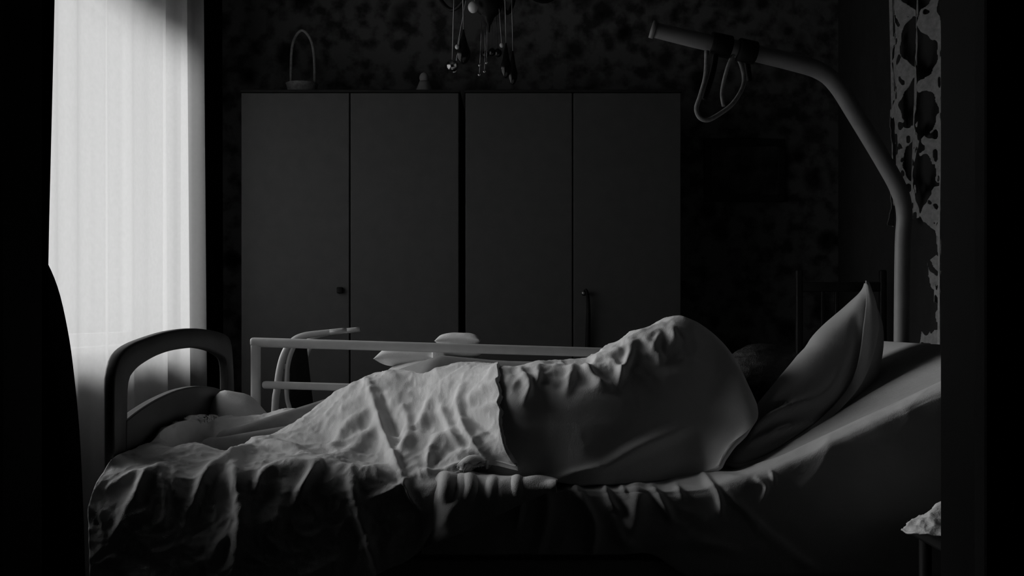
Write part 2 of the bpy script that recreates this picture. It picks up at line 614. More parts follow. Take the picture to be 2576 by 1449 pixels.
# figurine
fx, fy = sx(1067, 5.25), 5.25
fg = thing('figurine', 'small pale bell-shaped figurine on top of the left wardrobe', 'figurine', (fx, fy, WT))
v, f = lathe([(0.044, 0), (0.044, 0.006), (0.036, 0.03), (0.026, 0.055), (0.021, 0.068)], (fx, fy, WT), 24)
link('robe', v, f, 'pale', fg)
v, f = ellipsoid((fx, fy, WT + 0.083), 0.022, 0.02, 0.025)
link('head', v, f, 'pale', fg)

# picture on the back wall right of the wardrobes
p0, p1 = P(1772, 350, 5.63), P(1975, 508, 5.63)
pf = thing('framed_picture', 'dim framed picture hanging on the back wall right of the wardrobes', 'picture', ((p0.x + p1.x) / 2, 5.63, p1.z))
for a in (box(p0.x, p1.x, 5.625, 5.648, p0.z - 0.035, p0.z, 0.004), box(p0.x, p1.x, 5.625, 5.648, p1.z, p1.z + 0.035, 0.004),
          box(p0.x, p0.x + 0.035, 5.625, 5.648, p1.z + 0.035, p0.z - 0.035, 0.004), box(p1.x - 0.035, p1.x, 5.625, 5.648, p1.z + 0.035, p0.z - 0.035, 0.004)):
    link('frame_bar', a[0], a[1], 'wood', pf, smooth=False)
a = box(p0.x + 0.03, p1.x - 0.03, 5.636, 5.646, p1.z + 0.03, p0.z - 0.03)
link('print', a[0], a[1], 'picture', pf, smooth=False)

# ------------------------------------------------------------------ chandelier
CY = 4.2
cc = P(1230, 0, CY)
ch = thing('chandelier', 'dark chandelier with hanging glass drops above the bed', 'chandelier', (cc.x, CY, CZ - 0.03))
v, f = lathe([(0.06, 0), (0.06, -0.02), (0.02, -0.05)], (cc.x, CY, CZ), 20)
link('ceiling_rose', v, f, 'iron', ch)
v, f = tube([(cc.x, CY, CZ - 0.04), (cc.x, CY, 2.4)], 0.008, 8)
link('stem', v, f, 'iron', ch)
zb = P(0, 78, CY).z
v, f = lathe([(0.003, zb - 2.06 + 2.055 - zb), (0.006, 0.02), (0.014, 0.035), (0.02, 0.05), (0.042, 0.07), (0.054, 0.1), (0.05, 0.16), (0.03, 0.22), (0.022, 0.3), (0.03, 0.34), (0.012, 0.37)], (cc.x, CY, zb), 24)
link('body', v, f, 'iron', ch)
for k in range(6):
    a = math.radians(60 * k + 12)
    d = Vector((math.cos(a), math.sin(a), 0))
    c0 = Vector((cc.x, CY, 0))
    pts = [c0 + d * 0.03 + Vector((0, 0, 2.36)), c0 + d * 0.11 + Vector((0, 0, 2.24)), c0 + d * 0.21 + Vector((0, 0, 2.19)), c0 + d * 0.29 + Vector((0, 0, 2.25)), c0 + d * 0.3 + Vector((0, 0, 2.31))]
    v, f = tube(pts, 0.008, 8, 20)
    arm = link('arm', v, f, 'iron', ch)
    e = c0 + d * 0.3
    v, f = lathe([(0.008, 2.30), (0.03, 2.305), (0.042, 2.33), (0.038, 2.33), (0.02, 2.315)], (e.x, e.y, 0), 16)
    link('cup', v, f, 'iron', arm)
    v, f = lathe([(0.012, 2.315), (0.012, 2.40), (0.007, 2.405)], (e.x, e.y, 0), 12)
    link('candle_tube', v, f, 'pale', arm)


def hung(x0, y0, x1, y1, dy, drop, dm, dr):
    a, b = P(x0, y0, CY + dy), P(x1, y1, CY + dy)
    v_, f_ = tube([a, b], 0.0022, 6)
    th = link('thread', v_, f_, 'brass', ch)
    if drop == 'tear':
        v_, f_ = lathe([(0.002, 0.0), (0.006, -0.02), (dr * 0.6, -0.055), (dr, -0.085), (dr * 0.92, -0.105), (dr * 0.5, -0.122), (0.003, -0.128)], tuple(b), 14)
        link('glass_drop', v_, f_, dm, th)
    else:
        v_, f_ = ellipsoid((b.x, b.y, b.z - dr), dr, dr, dr, 14, 8)
        link('glass_drop', v_, f_, dm, th)
    return b


hung(1148, -220, 1138, 150, -0.10, 'ball', 'crystal', 0.022)
hung(1162, -160, 1166, 74, -0.03, 'tear', 'smoke', 0.027)
hung(1266, -200, 1273, 108, -0.06, 'tear', 'smoke', 0.02)
hung(1285, -180, 1290, 128, 0.08, 'tear', 'smoke', 0.018)
hung(1220, 70, 1222, 128, -0.02, 'ball', 'smoke', 0.012)
for (bx2, by2, r, m) in ((1190, 18, 0.019, 'bead_glint'), (1150, 118, 0.008, 'bead_glint'), (1262, 114, 0.008, 'bead_glint'), (1253, 133, 0.014, 'smoke'), (1144, 178, 0.009, 'crystal'),
                         (1207, 164, 0.006, 'crystal'), (1224, 158, 0.006, 'crystal'), (1219, 180, 0.006, 'crystal'), (1206, 188, 0.006, 'crystal'), (1238, 131, 0.013, 'smoke')):
    c = P(bx2, by2, CY - 0.05)
    v, f = ellipsoid(c, r, r, r * 1.15, 12, 8)
    v2, f2 = tube([c, Vector((c.x + (cc.x - c.x) * 0.4, CY, 2.27))], 0.001, 5)
    v, f = join((v, f), (v2, f2))
    link('glass_bead', v, f, m, ch)

# ------------------------------------------------------------------ hospital bed
FX, BN, BF = -0.88, 2.50, 3.56      # foot plane, near side, far side
bed = thing('hospital_bed', 'adjustable hospital bed with dark arched footboard and pale side rail', 'bed', (0.12, 3.03, 0))


def foot_pt(px, py):
    y = -FX * FPX / (CX - px)
    return (y, EYE - (py - HY) * y / FPX)


ofn = lambda p, t: Vector((t, p[0], p[1]))
outer = [(288, 1420), (288, 1200), (288, 985), (292, 930), (305, 893), (330, 869), (370, 851), (430, 833), (490, 826), (540, 832), (570, 842), (583, 862), (588, 920), (591, 1000), (594, 1100)]
inner = [(322, 1420), (322, 1200), (322, 1045), (325, 965), (340, 934), (365, 913), (400, 894), (440, 881), (490, 875), (525, 880), (550, 890), (568, 906), (573, 940), (573, 1000), (574, 1100)]
o3 = resample(spline([foot_pt(*p) for p in outer], 90), 80).tolist()
i3 = resample(spline([foot_pt(*p) for p in inner], 90), 80).tolist()
o3[-1][1] = o3[0][1] = 0.36
i3[-1][1] = i3[0][1] = 0.36
# open U-shaped frame as strips
V, F = [], []
for t in (FX, FX - 0.026):
    V += [Vector((t, p[0], p[1])) for p in o3] + [Vector((t, p[0], p[1])) for p in i3]
n = 80
for i in range(n - 1):
    j = i + 1
    F += [(i, j, n + j, n + i), (2 * n + i, 3 * n + i, 3 * n + j, 2 * n + j), (i, 2 * n + i, 2 * n + j, j), (n + i, n + j, 3 * n + j, 3 * n + i)]
F += [(0, n, 3 * n, 2 * n), (n - 1, 3 * n - 1, 4 * n - 1, 2 * n - 1)]
fb = link('footboard', V, F, 'footboard', bed)
bevel_mod(fb, 0.006)
arch = [foot_pt(*p) for p in [(318, 1056), (355, 1028), (400, 1001), (450, 980), (500, 971), (540, 975), (565, 985), (578, 1000)]]
arch = spline(arch, 40).tolist()
outl = arch + [[arch[-1][0], 0.38], [arch[0][0], 0.38]]
v, f = prism(outl, ofn, FX + 0.002, FX - 0.022)
lp = link('lower_panel', v, f, 'footboard', fb, smooth=False)
bevel_mod(lp, 0.004)
# head board (behind the raised mattress)
v, f = box(1.24, 1.27, BN + 0.02, BF - 0.02, 0.34, 0.88, 0.01)
link('headboard', v, f, 'footboard', bed, smooth=False)
# under-frame
v, f = box(-0.86, 1.24, BN - 0.01, BN + 0.03, 0.43, 0.48, 0.004)
link('side_beam', v, f, 'walker', bed, smooth=False)
v, f = box(-0.86, 1.24, BF - 0.05, BF - 0.01, 0.43, 0.48, 0.004)
link('side_beam', v, f, 'walker', bed, smooth=False)
for x in (-0.8, -0.25, 0.35):
    v, f = box(x, x + 0.05, BN + 0.03, BF - 0.05, 0.43, 0.47, 0.004)
    link('cross_beam', v, f, 'steel', bed, smooth=False)
v, f = box(-0.855, 0.44, BN + 0.04, BF - 0.06, 0.47, 0.49, 0.003)
link('mattress_base', v, f, 'steel', bed, smooth=False)
v, f = prism([(0.44, 0.47), (1.17, 0.80), (1.16, 0.82), (0.435, 0.49)], lambda p, t: Vector((p[0], t, p[1])), BN + 0.04, BF - 0.06)
link('back_rest', v, f, 'steel', bed, smooth=False)
v, f = tube([(0.9, 3.03, 0.46), (1.0, 3.03, 0.72)], 0.02, 10)
link('lifting_strut', v, f, 'steel', bed)
for x in (-0.83, 1.2):
    for y in (BN + 0.05, BF - 0.08):
        v, f = box(x - 0.022, x + 0.022, y - 0.022, y + 0.022, 0.09, 0.44, 0.004)
        lg = link('leg', v, f, 'steel', bed, smooth=False)
        v, f = tube([(x, y - 0.018, 0.05), (x, y + 0.018, 0.05)], 0.05, 18)
        link('castor', v, f, 'black', lg)
# far side rail: two long bars and posts
yr = 3.52
ra, rb = P(640, 861, yr), P(1560, 888, yr)
slope = (rb.z - ra.z) / (rb.x - ra.x)
rl = 1.42
v, f = box(-0.012, rl, yr - 0.016, yr + 0.016, -0.0145, 0.0145, 0.0095, 3)
V = [Vector((ra.x + p.x, p.y, ra.z + p.z + slope * p.x)) for p in v]
rail = link('side_rail', V, f, 'steel', bed)
a = P(660, 968, yr)
v, f = box(0, rl - 0.06, yr - 0.014, yr + 0.014, -0.0115, 0.0115, 0.009, 3)
V = [Vector((a.x + p.x, p.y, a.z + p.z + slope * p.x)) for p in v]
link('lower_bar', V, f, 'steel', rail)
for xx in (0.0, rl - 0.03):
    x = ra.x + xx
    v, f = box(x - 0.010, x + 0.018, yr - 0.015, yr + 0.015, 0.46, ra.z + slope * xx + 0.002, 0.008, 3)
    link('post', v, f, 'steel', rail)

# mattress with the raised head section
prof = [(-0.86, 0.63), (0.38, 0.63), (0.44, 0.636), (0.50, 0.652), (0.59, 0.692), (0.93, 0.85), (1.135, 0.943)]
top = resample(prof, 240)
for _ in range(40):
    top[1:-1] = (top[:-2] + 2 * top[1:-1] + top[2:]) / 4
top = top[np.linspace(0, 239, 60).astype(int)]
tn = np.gradient(top, axis=0)
tn /= np.linalg.norm(tn, axis=1, keepdims=True)
low = top + np.stack([tn[:, 1], -tn[:, 0]], 1) * 0.125
yy = np.linspace(0, 1, 9)
loop_y = [BN + 0.0, BN - 0.012, BN - 0.014, BN - 0.01, BN + 0.0]
V, F = [], []
sec = []
for i in range(60):
    ring = []
    T, L = top[i], low[i]
    def at(fr, y):
        q = T + (L - T) * fr
        return Vector((q[0], y, q[1]))
    ring += [at(0.0, y) for y in np.linspace(BF - 0.05, BN + 0.035, 8)]
    ring += [at(0.04, BN + 0.012), at(0.16, BN), at(0.5, BN - 0.004), at(0.84, BN), at(0.97, BN + 0.012)]
    ring += [at(1.0, y) for y in np.linspace(BN + 0.035, BF - 0.05, 8)]
    ring += [at(0.9, BF - 0.03), at(0.5, BF - 0.025), at(0.1, BF - 0.03)]
    sec.append(ring)
m_ = len(sec[0])
for r_ in sec:
    V += r_
for i in range(59):
    for j in range(m_):
        F.append((i * m_ + j, i * m_ + (j + 1) % m_, (i + 1) * m_ + (j + 1) % m_, (i + 1) * m_ + j))
F += [tuple(range(m_ - 1, -1, -1)), tuple(59 * m_ + j for j in range(m_))]
mt = tag(link('mattress', V, F, 'mattress'), 'pale mattress with its head end raised at the right of the bed', 'mattress')
bevel_mod(mt, 0.012, 3)

# ------------------------------------------------------------------ sheet hanging over the near side
cols = []
for px, e in ((1060, 1203), (1150, 1206), (1240, 1210), (1320, 1218), (1400, 1226), (1480, 1226), (1560, 1222), (1640, 1234), (1720, 1244), (1800, 1250), (1870, 1246),
              (1930, 1212), (1975, 1182), (2060, 1139), (2160, 1093), (2270, 1041), (2380, 990), (2500, 936)):
    Y0 = 2.485
    c = P(px, e, Y0)
    up = 0.0 if px < 1850 else 0.0
    # height of the mattress here
    zt = float(np.interp(c.x, top[:, 0], top[:, 1])) + 0.006
    hem = 0.495 if px < 1700 else 0.45
    inset = float(np.interp(px, [1700, 1960], [0.3, 0.012]))
    pts = [Vector((c.x, 2.53 + inset, zt)), Vector((c.x, 2.53 + inset * 0.35, zt)), Vector((c.x, 2.512, zt - 0.002)), Vector((c.x, 2.488, zt - 0.014)), Vector((c.x, 2.481, zt - 0.05)),
           Vector((c.x, 2.478, zt - (zt - hem) * 0.55)), Vector((c.x, 2.476, hem))]
    cols.append(pts)
g = cloth_grid(cols, 300, 90)
n = -grid_normals(g)
n = np.where((n[..., 1:2] > 0) & (abs(n[..., 2:3]) < 0.5), -n, n)
folds = [([(1295, 1205), (1310, 1260), (1300, 1330)], 0.012, 9), ([(1440, 1225), (1470, 1265), (1495, 1320), (1490, 1385)], 0.022, 11), ([(1380, 1222), (1375, 1300), (1350, 1390)], 0.012, 14),
         ([(1520, 1225), (1535, 1262), (1560, 1290)], 0.013, 8), ([(1425, 1225), (1432, 1258)], 0.009, 6), ([(1600, 1230), (1600, 1280), (1590, 1350)], 0.02, 26),
         ([(1640, 1228), (1665, 1262), (1690, 1310)], 0.014, 10), ([(1700, 1225), (1720, 1255)], 0.008, 8), ([(1770, 1205), (1805, 1240), (1815, 1290)], 0.013, 8),
         ([(1830, 1240), (1900, 1310), (1990, 1390), (2060, 1440)], 0.012, 12), ([(1640, 1380), (1740, 1360), (1850, 1385)], 0.01, 16), ([(1540, 1290), (1560, 1350), (1600, 1385)], 0.01, 14),
         ([(1905, 1205), (1925, 1222), (1920, 1250)], 0.01, 7), ([(1940, 1190), (1950, 1210)], 0.008, 6), ([(1240, 1212), (1235, 1290)], 0.008, 10),
         ([(1690, 1215), (1800, 1205), (1900, 1215)], 0.012, 14), ([(1340, 1218), (1345, 1240)], 0.006, 7), ([(1370, 1222), (1372, 1250)], 0.006, 6), ([(1560, 1222), (1575, 1250)], 0.007, 6)]
n = np.where(n[..., 2:3] < -0.2, -n, n)
g = creases(g, folds, n)
g = crumple(g, n, 0.0035, 9, 3.3)
v, f = grid_mesh(g, 0.003, flip=True)
sh = tag(link('bed_sheet', v, f, 'sheet'), 'white bed sheet hanging in folds over the near side of the mattress', 'bed sheet')

# ------------------------------------------------------------------ person asleep under the duvet
pr = thing('person', 'person lying under the duvet facing away, only dark hair showing', 'person', (0.1, 3.05, 0.63))
joints = {'pelvis': ((-0.14, 3.02, 0.79), 0.125), 'waist': ((0.06, 3.02, 0.785), 0.11), 'chest': ((0.27, 3.03, 0.80), 0.125), 'collar': ((0.42, 3.04, 0.81), 0.09),
          'neck': ((0.52, 3.07, 0.815), 0.055), 'skull': ((0.60, 3.09, 0.825), 0.06),
          'shoulder_u': ((0.39, 3.02, 0.90), 0.06), 'elbow_u': ((0.20, 3.20, 0.83), 0.042), 'wrist_u': ((0.36, 3.30, 0.74), 0.03), 'palm_u': ((0.43, 3.33, 0.71), 0.03),
          'shoulder_l': ((0.40, 3.06, 0.72), 0.055), 'elbow_l': ((0.30, 3.28, 0.69), 0.04), 'wrist_l': ((0.47, 3.36, 0.69), 0.03), 'palm_l': ((0.53, 3.37, 0.70), 0.03),
          'hip_u': ((-0.2, 3.02, 0.83), 0.09), 'knee_u': ((-0.47, 3.2, 0.74), 0.062), 'ankle_u': ((-0.72, 2.98, 0.69), 0.038), 'toe_u': ((-0.78, 3.06, 0.68), 0.03),
          'hip_l': ((-0.2, 3.02, 0.73), 0.085), 'knee_l': ((-0.45, 3.15, 0.69), 0.055), 'ankle_l': ((-0.74, 2.88, 0.675), 0.036), 'toe_l': ((-0.79, 2.94, 0.675), 0.03)}
edges = [('pelvis', 'waist'), ('waist', 'chest'), ('chest', 'collar'), ('collar', 'neck'), ('neck', 'skull'), ('collar', 'shoulder_u'), ('shoulder_u', 'elbow_u'), ('elbow_u', 'wrist_u'), ('wrist_u', 'palm_u'),
         ('collar', 'shoulder_l'), ('shoulder_l', 'elbow_l'), ('elbow_l', 'wrist_l'), ('wrist_l', 'palm_l'), ('pelvis', 'hip_u'), ('hip_u', 'knee_u'), ('knee_u', 'ankle_u'), ('ankle_u', 'toe_u'),
         ('pelvis', 'hip_l'), ('hip_l', 'knee_l'), ('knee_l', 'ankle_l'), ('ankle_l', 'toe_l')]
for s, hd in (('u', 1), ('l', -1)):
    w, p = Vector(joints['wrist_' + s][0]), Vector(joints['palm_' + s][0])
    d = (p - w).normalized()
    side = d.cross(Vector((0, 0, 1))).normalized()
    for q in range(4):
        b0 = p + d * 0.02 + side * (q - 1.5) * 0.019
        L = (0.03, 0.036, 0.034, 0.026)[q]
        k0, k1, k2 = 'f%s%d0' % (s, q), 'f%s%d1' % (s, q), 'f%s%d2' % (s, q)
        joints[k0] = (tuple(b0), 0.009)
        joints[k1] = (tuple(b0 + d * L - Vector((0, 0, 0.008))), 0.0085)
        joints[k2] = (tuple(b0 + d * L * 1.7 - Vector((0, 0, 0.022))), 0.0075)
        edges += [('palm_' + s, k0), (k0, k1), (k1, k2)]
    t0 = w + d * 0.03 - side * 0.03
    joints['t%s0' % s] = (tuple(t0), 0.011)
    joints['t%s1' % s] = (tuple(t0 + d * 0.035 - side * 0.015), 0.009)
    edges += [('wrist_' + s, 't%s0' % s), ('t%s0' % s, 't%s1' % s)]
names = list(joints)
me = bpy.data.meshes.new('body')
org = np.array(pr['_org'])
me.from_pydata([tuple(np.array(joints[k][0]) - org) for k in names], [(names.index(a), names.index(b)) for a, b in edges], [])
body = bpy.data.objects.new('body', me)
COL.objects.link(body)
body.parent = pr
sk = body.modifiers.new('skin', 'SKIN')
for i, k in enumerate(names):
    me.skin_vertices[0].data[i].radius = (joints[k][1],) * 2
    me.skin_vertices[0].data[i].use_root = (k == 'pelvis')
sb = body.modifiers.new('smooth', 'SUBSURF')
sb.levels = sb.render_levels = 2
sk.use_smooth_shade = True
me.materials.append(M['pyjama'])
# head: skull long axis along the bed, face turned to the wardrobe side
hc = Vector((0.69, 3.13, 0.84))


def face_fn(d):
    s = 1.0
    if d.y > 0.2:                                    # face side
        nose = math.exp(-((d.x + 0.15) / 0.13) ** 2 - (d.z / 0.14) ** 2)
        s += 0.16 * nose * d.y
        for ez in (-0.36, 0.36):
            s -= 0.05 * math.exp(-((d.x - 0.08) / 0.13) ** 2 - ((d.z - ez) / 0.16) ** 2)
        s -= 0.03 * math.exp(-((d.x + 0.55) / 0.06) ** 2 - (d.z / 0.25) ** 2)
    return s


v, f = ellipsoid(hc, 0.112, 0.096, 0.078, 40, 28, face_fn)
head = link('head', v, f, 'skin', pr)
v, f = ellipsoid((hc.x - 0.02, hc.y + 0.005, hc.z + 0.079), 0.03, 0.018, 0.01, 16, 8)
link('ear', v, f, 'skin', head)


def hair_fn(d):
    q = Vector((d.x * 3, d.y * 12, d.z * 12))
    s = 1.0 + 0.05 * noise.noise(d * 2.5) + 0.022 * noise.noise(q) + 0.016 * noise.noise(q * 2.6)
    if d.y > 0.55:
        s *= 0.9 - 0.2 * (d.y - 0.55)
    return s


v, f = ellipsoid(hc + Vector((0.004, -0.012, 0.0)), 0.126, 0.108, 0.099, 120, 80, hair_fn)
tag(link('hair', v, f, 'hair', pr), 'short dark hair')

# ------------------------------------------------------------------ duvet
dv = thing('duvet', 'white rumpled duvet covering the sleeper and hanging down the near side', 'duvet', (-0.1, 2.95, 0.64))
D = []
D.append([(228, 1520, 2.40), (226, 1400, 2.41), (221, 1275, 2.43), (262, 1182, 2.49), (300, 1142, 2.52), (380, 1106, 2.70), (425, 1071, 2.83), (482, 1056, 3.0), (562, 1060, 3.30)])
D.append([(335, 1520, 2.38), (333, 1400, 2.40), (335, 1275, 2.43), (350, 1192, 2.48), (380, 1150, 2.56), (435, 1124, 2.70), (470, 1138, 2.88), (515, 1054, 3.12), (590, 1070, 3.36)])
D.append([(430, 1520, 2.38), (430, 1400, 2.40), (435, 1275, 2.44), (442, 1190, 2.48), (460, 1150, 2.57), (495, 1121, 2.72), (520, 1142, 2.95), (562, 1051, 3.22), (620, 1075, 3.42)])
D.append([(540, 1520, 2.38), (540, 1400, 2.40), (545, 1270, 2.44), (550, 1190, 2.48), (558, 1158, 2.58), (572, 1131, 2.74), (600, 1138, 3.0), (640, 1046, 3.26), (680, 1075, 3.44)])
D.append([(640, 1520, 2.37), (640, 1400, 2.39), (640, 1270, 2.43), (640, 1185, 2.48), (640, 1145, 2.60), (646, 1103, 2.80), (670, 1112, 3.02), (705, 1034, 3.28), (735, 1075, 3.45)])
D.append([(720, 1520, 2.37), (720, 1400, 2.39), (720, 1265, 2.43), (720, 1185, 2.48), (718, 1140, 2.62), (716, 1076, 2.86), (735, 1085, 3.05), (766, 1031, 3.26), (790, 1075, 3.45)])
D.append([(800, 1500, 2.37), (800, 1390, 2.39), (800, 1265, 2.43), (800, 1188, 2.48), (800, 1128, 2.65), (800, 1018, 2.96), (815, 1034, 3.1), (828, 1040, 3.26), (845, 1080, 3.45)])
D.append([(890, 1475, 2.38), (890, 1380, 2.40), (890, 1265, 2.43), (890, 1192, 2.48), (890, 1118, 2.66), (890, 970, 2.99), (896, 985, 3.12), (902, 1030, 3.28), (910, 1080, 3.45)])
D.append([(970, 1435, 2.38), (970, 1360, 2.40), (970, 1262, 2.43), (970, 1195, 2.48), (970, 1108, 2.67), (970, 943, 3.00), (974, 960, 3.13), (980, 1012, 3.28), (985, 1080, 3.45)])
D.append([(1045, 1395, 2.39), (1045, 1335, 2.41), (1045, 1255, 2.43), (1045, 1197, 2.48), (1048, 1096, 2.655), (1050, 936, 2.99), (1052, 955, 3.14), (1056, 1008, 3.28), (1060, 1080, 3.45)])
D.append([(1110, 1300, 2.45), (1110, 1260, 2.45), (1110, 1215, 2.455), (1112, 1188, 2.49), (1116, 1090, 2.62), (1120, 928, 2.93), (1124, 946, 3.14), (1130, 1000, 3.28), (1135, 1080, 3.45)])
D.append([(1205, 1172, 2.56), (1206, 1168, 2.54), (1208, 1166, 2.525), (1210, 1161, 2.52), (1204, 1075, 2.565), (1200, 917, 2.84), (1204, 936, 3.14), (1210, 998, 3.28), (1215, 1080, 3.45)])
D.append([(1300, 1180, 2.505), (1301, 1180, 2.495), (1301, 1179, 2.49), (1300, 1176, 2.485), (1259, 1085, 2.515), (1252, 916, 2.745), (1262, 932, 3.12), (1272, 996, 3.28), (1280, 1080, 3.44)])
D = [[P(q[0], q[1], q[2] + (0.045, 0.035, 0.015)[k] if k < 3 and q[0] < 1060 else q[2]) for k, q in enumerate(c)] for c in D]
g = cloth_grid(D, 420, 260)
n = grid_normals(g)
n = np.where((n[..., 1:2] * 0.7 - n[..., 2:3]) > 0, -n, n)
folds = [([(925, 960), (948, 1040), (975, 1120), (1010, 1195)], 0.016, 11), ([(1165, 975), (1160, 1040), (1190, 1110), (1230, 1150)], 0.016, 11), ([(1190, 1000), (1240, 965), (1320, 925)], 0.014, 10),
         ([(1060, 1090), (1075, 1040), (1100, 985)], 0.012, 12), ([(995, 1150), (1050, 1105), (1160, 1105)], 0.014, 11), ([(1075, 1180), (1085, 1130), (1120, 1100)], 0.01, 10),
         ([(1180, 1040), (1240, 1020), (1262, 1005)], 0.009, 8), ([(1000, 1000), (1030, 1070), (1020, 1140)], 0.01, 14), ([(1110, 1010), (1130, 1070), (1160, 1130)], 0.012, 12), ([(960, 1130), (1080, 1060), (1180, 1010)], 0.008, 12),
         ([(1060, 1195), (1140, 1178), (1220, 1158)], 0.012, 10), ([(820, 1170), (900, 1120), (960, 1060)], 0.010, 16), ([(700, 1160), (800, 1170), (900, 1190), (1000, 1195)], 0.014, 16),
         ([(530, 1190), (580, 1160), (640, 1120)], 0.018, 11), ([(640, 1110), (700, 1120), (780, 1150)], 0.014, 12), ([(590, 1170), (605, 1240), (610, 1320), (590, 1430)], 0.03, 22),
         ([(640, 1260), (660, 1200), (720, 1180), (800, 1185)], 0.018, 13), ([(745, 1260), (775, 1210), (800, 1185)], 0.016, 11), ([(885, 1205), (900, 1280), (930, 1370), (945, 1440)], 0.018, 14),
         ([(480, 1290), (510, 1210), (540, 1170)], 0.014, 13), ([(345, 1250), (370, 1200), (420, 1170)], 0.014, 12), ([(290, 1340), (330, 1260), (360, 1200)], 0.012, 14), ([(400, 1180), (420, 1260), (410, 1330)], 0.010, 12),
         ([(270, 1225), (330, 1195), (370, 1190)], 0.008, 8), ([(420, 1145), (470, 1128), (540, 1135)], 0.010, 10), ([(530, 1420), (550, 1370), (590, 1330)], 0.014, 14), ([(690, 1400), (700, 1300), (720, 1230)], 0.008, 20),
         ([(920, 1260), (990, 1230), (1040, 1200)], 0.012, 10), ([(1010, 1200), (1030, 1250), (1060, 1290)], 0.010, 9), ([(960, 1400), (1000, 1330), (1060, 1280)], 0.008, 14), ([(840, 1120), (870, 1080), (920, 1040)], 0.01, 14),
         ([(1160, 1040), (1200, 1060), (1250, 1100)], -0.010, 10), ([(960, 985), (985, 1050), (1005, 1110)], -0.012, 10), ([(1085, 1160), (1140, 1125), (1180, 1120)], -0.010, 10)]
g = creases(g, folds, n, (1200, 1290, 0.6))
g = crumple(g, n, 0.006, 6.0, 1.7)
g = crumple(g, n, 0.0036, 16.0, 5.1)
g = crumple(g, n, 0.0014, 34.0, 2.9)
v, f = grid_mesh(g, 0.012)
link('lit_cover', v, f, 'duvet', dv)
# raised part stretched over shoulder and back
Bc = []
Bc.append([(1100, 1206, 2.56), (1100, 1155, 2.66), (1100, 1085, 2.74), (1100, 1010, 2.86), (1100, 955, 2.98), (1100, 975, 3.10), (1105, 1080, 3.40)])
Bc.append([(1190, 1208, 2.54), (1190, 1158, 2.58), (1190, 1085, 2.62), (1190, 1005, 2.72), (1190, 940, 2.84), (1195, 965, 3.0), (1200, 1080, 3.38)])
Bc.append([(1285, 1206, 2.515), (1283, 1150, 2.535), (1280, 1070, 2.565), (1278, 985, 2.63), (1275, 923, 2.75), (1280, 945, 2.96), (1290, 1060, 3.36)])
Bc.append([(1380, 1214, 2.50), (1380, 1150, 2.54), (1380, 1070, 2.58), (1380, 985, 2.645), (1378, 914, 2.76), (1384, 938, 2.98), (1390, 1050, 3.36)])
Bc.append([(1465, 1217, 2.50), (1466, 1150, 2.545), (1468, 1065, 2.595), (1470, 975, 2.66), (1470, 909, 2.78), (1476, 930, 3.0), (1480, 1045, 3.35)])
Bc.append([(1548, 1218, 2.54), (1550, 1145, 2.575), (1552, 1050, 2.62), (1552, 948, 2.685), (1546, 868, 2.79), (1552, 885, 3.0), (1560, 1035, 3.34)])
Bc.append([(1635, 1211, 2.58), (1640, 1138, 2.605), (1644, 1040, 2.65), (1645, 922, 2.715), (1638, 822, 2.81), (1645, 842, 3.0), (1650, 1015, 3.32)])
Bc.append([(1700, 1204, 2.605), (1716, 1134, 2.63), (1727, 1030, 2.675), (1730, 902, 2.74), (1718, 804, 2.83), (1726, 826, 2.97), (1735, 985, 3.26)])
Bc.append([(1750, 1194, 2.605), (1776, 1128, 2.63), (1798, 1040, 2.68), (1806, 928, 2.755), (1790, 840, 2.84), (1796, 862, 2.92), (1802, 980, 3.12)])
Bc.append([(1790, 1180, 2.59), (1822, 1135, 2.605), (1856, 1068, 2.65), (1868, 985, 2.715), (1850, 905, 2.80), (1852, 925, 2.87), (1850, 990, 2.97)])
Bc.append([(1808, 1170, 2.575), (1830, 1124, 2.59), (1880, 1085, 2.625), (1906, 1052, 2.67), (1903, 1012, 2.72), (1890, 1000, 2.77), (1876, 1010, 2.83)])
Bc = [[P(*q) for q in c] for c in Bc]
g = cloth_grid(Bc, 300, 130)
n = grid_normals(g)
n = np.where((n[..., 1:2] * 0.7 - n[..., 2:3]) > 0, -n, n)
folds = [([(1310, 930), (1330, 970), (1320, 1010)], 0.012, 10), ([(1355, 935), (1350, 970)], 0.008, 8), ([(1440, 930), (1425, 985)], 0.012, 13), ([(1470, 925), (1500, 960), (1530, 975)], 0.016, 11),
         ([(1540, 905), (1560, 940), (1555, 965)], 0.014, 9), ([(1590, 870), (1575, 920), (1560, 945)], 0.014, 10), ([(1400, 925), (1470, 935), (1530, 925)], 0.010, 12),
         ([(1620, 850), (1650, 890), (1670, 920)], 0.010, 12), ([(1690, 825), (1700, 870)], 0.008, 10), ([(1660, 840), (1640, 880)], 0.008, 8), ([(1500, 1190), (1600, 1130), (1720, 1080)], 0.014, 20),
         ([(1380, 1212), (1440, 1195), (1500, 1180)], 0.010, 12), ([(1500, 905), (1540, 890), (1600, 860)], 0.008, 9)]
g = creases(g, folds, n)
# creases fade out towards the smooth near face
X, Y = to_px(g)
wt = np.clip((1010 - Y) / 90, 0.0, 1) * np.clip((1760 - X) / 120, 0, 1)
g2 = crumple(g, n, 0.008, 9.0, 8.2)
g2 = crumple(g2, n, 0.0035, 20.0, 1.2)
g = g + (g2 - g) * (0.08 + 0.92 * wt[..., None])
v, f = grid_mesh(g, 0.012)
link('raised_cover', v, f, 'duvet', dv)
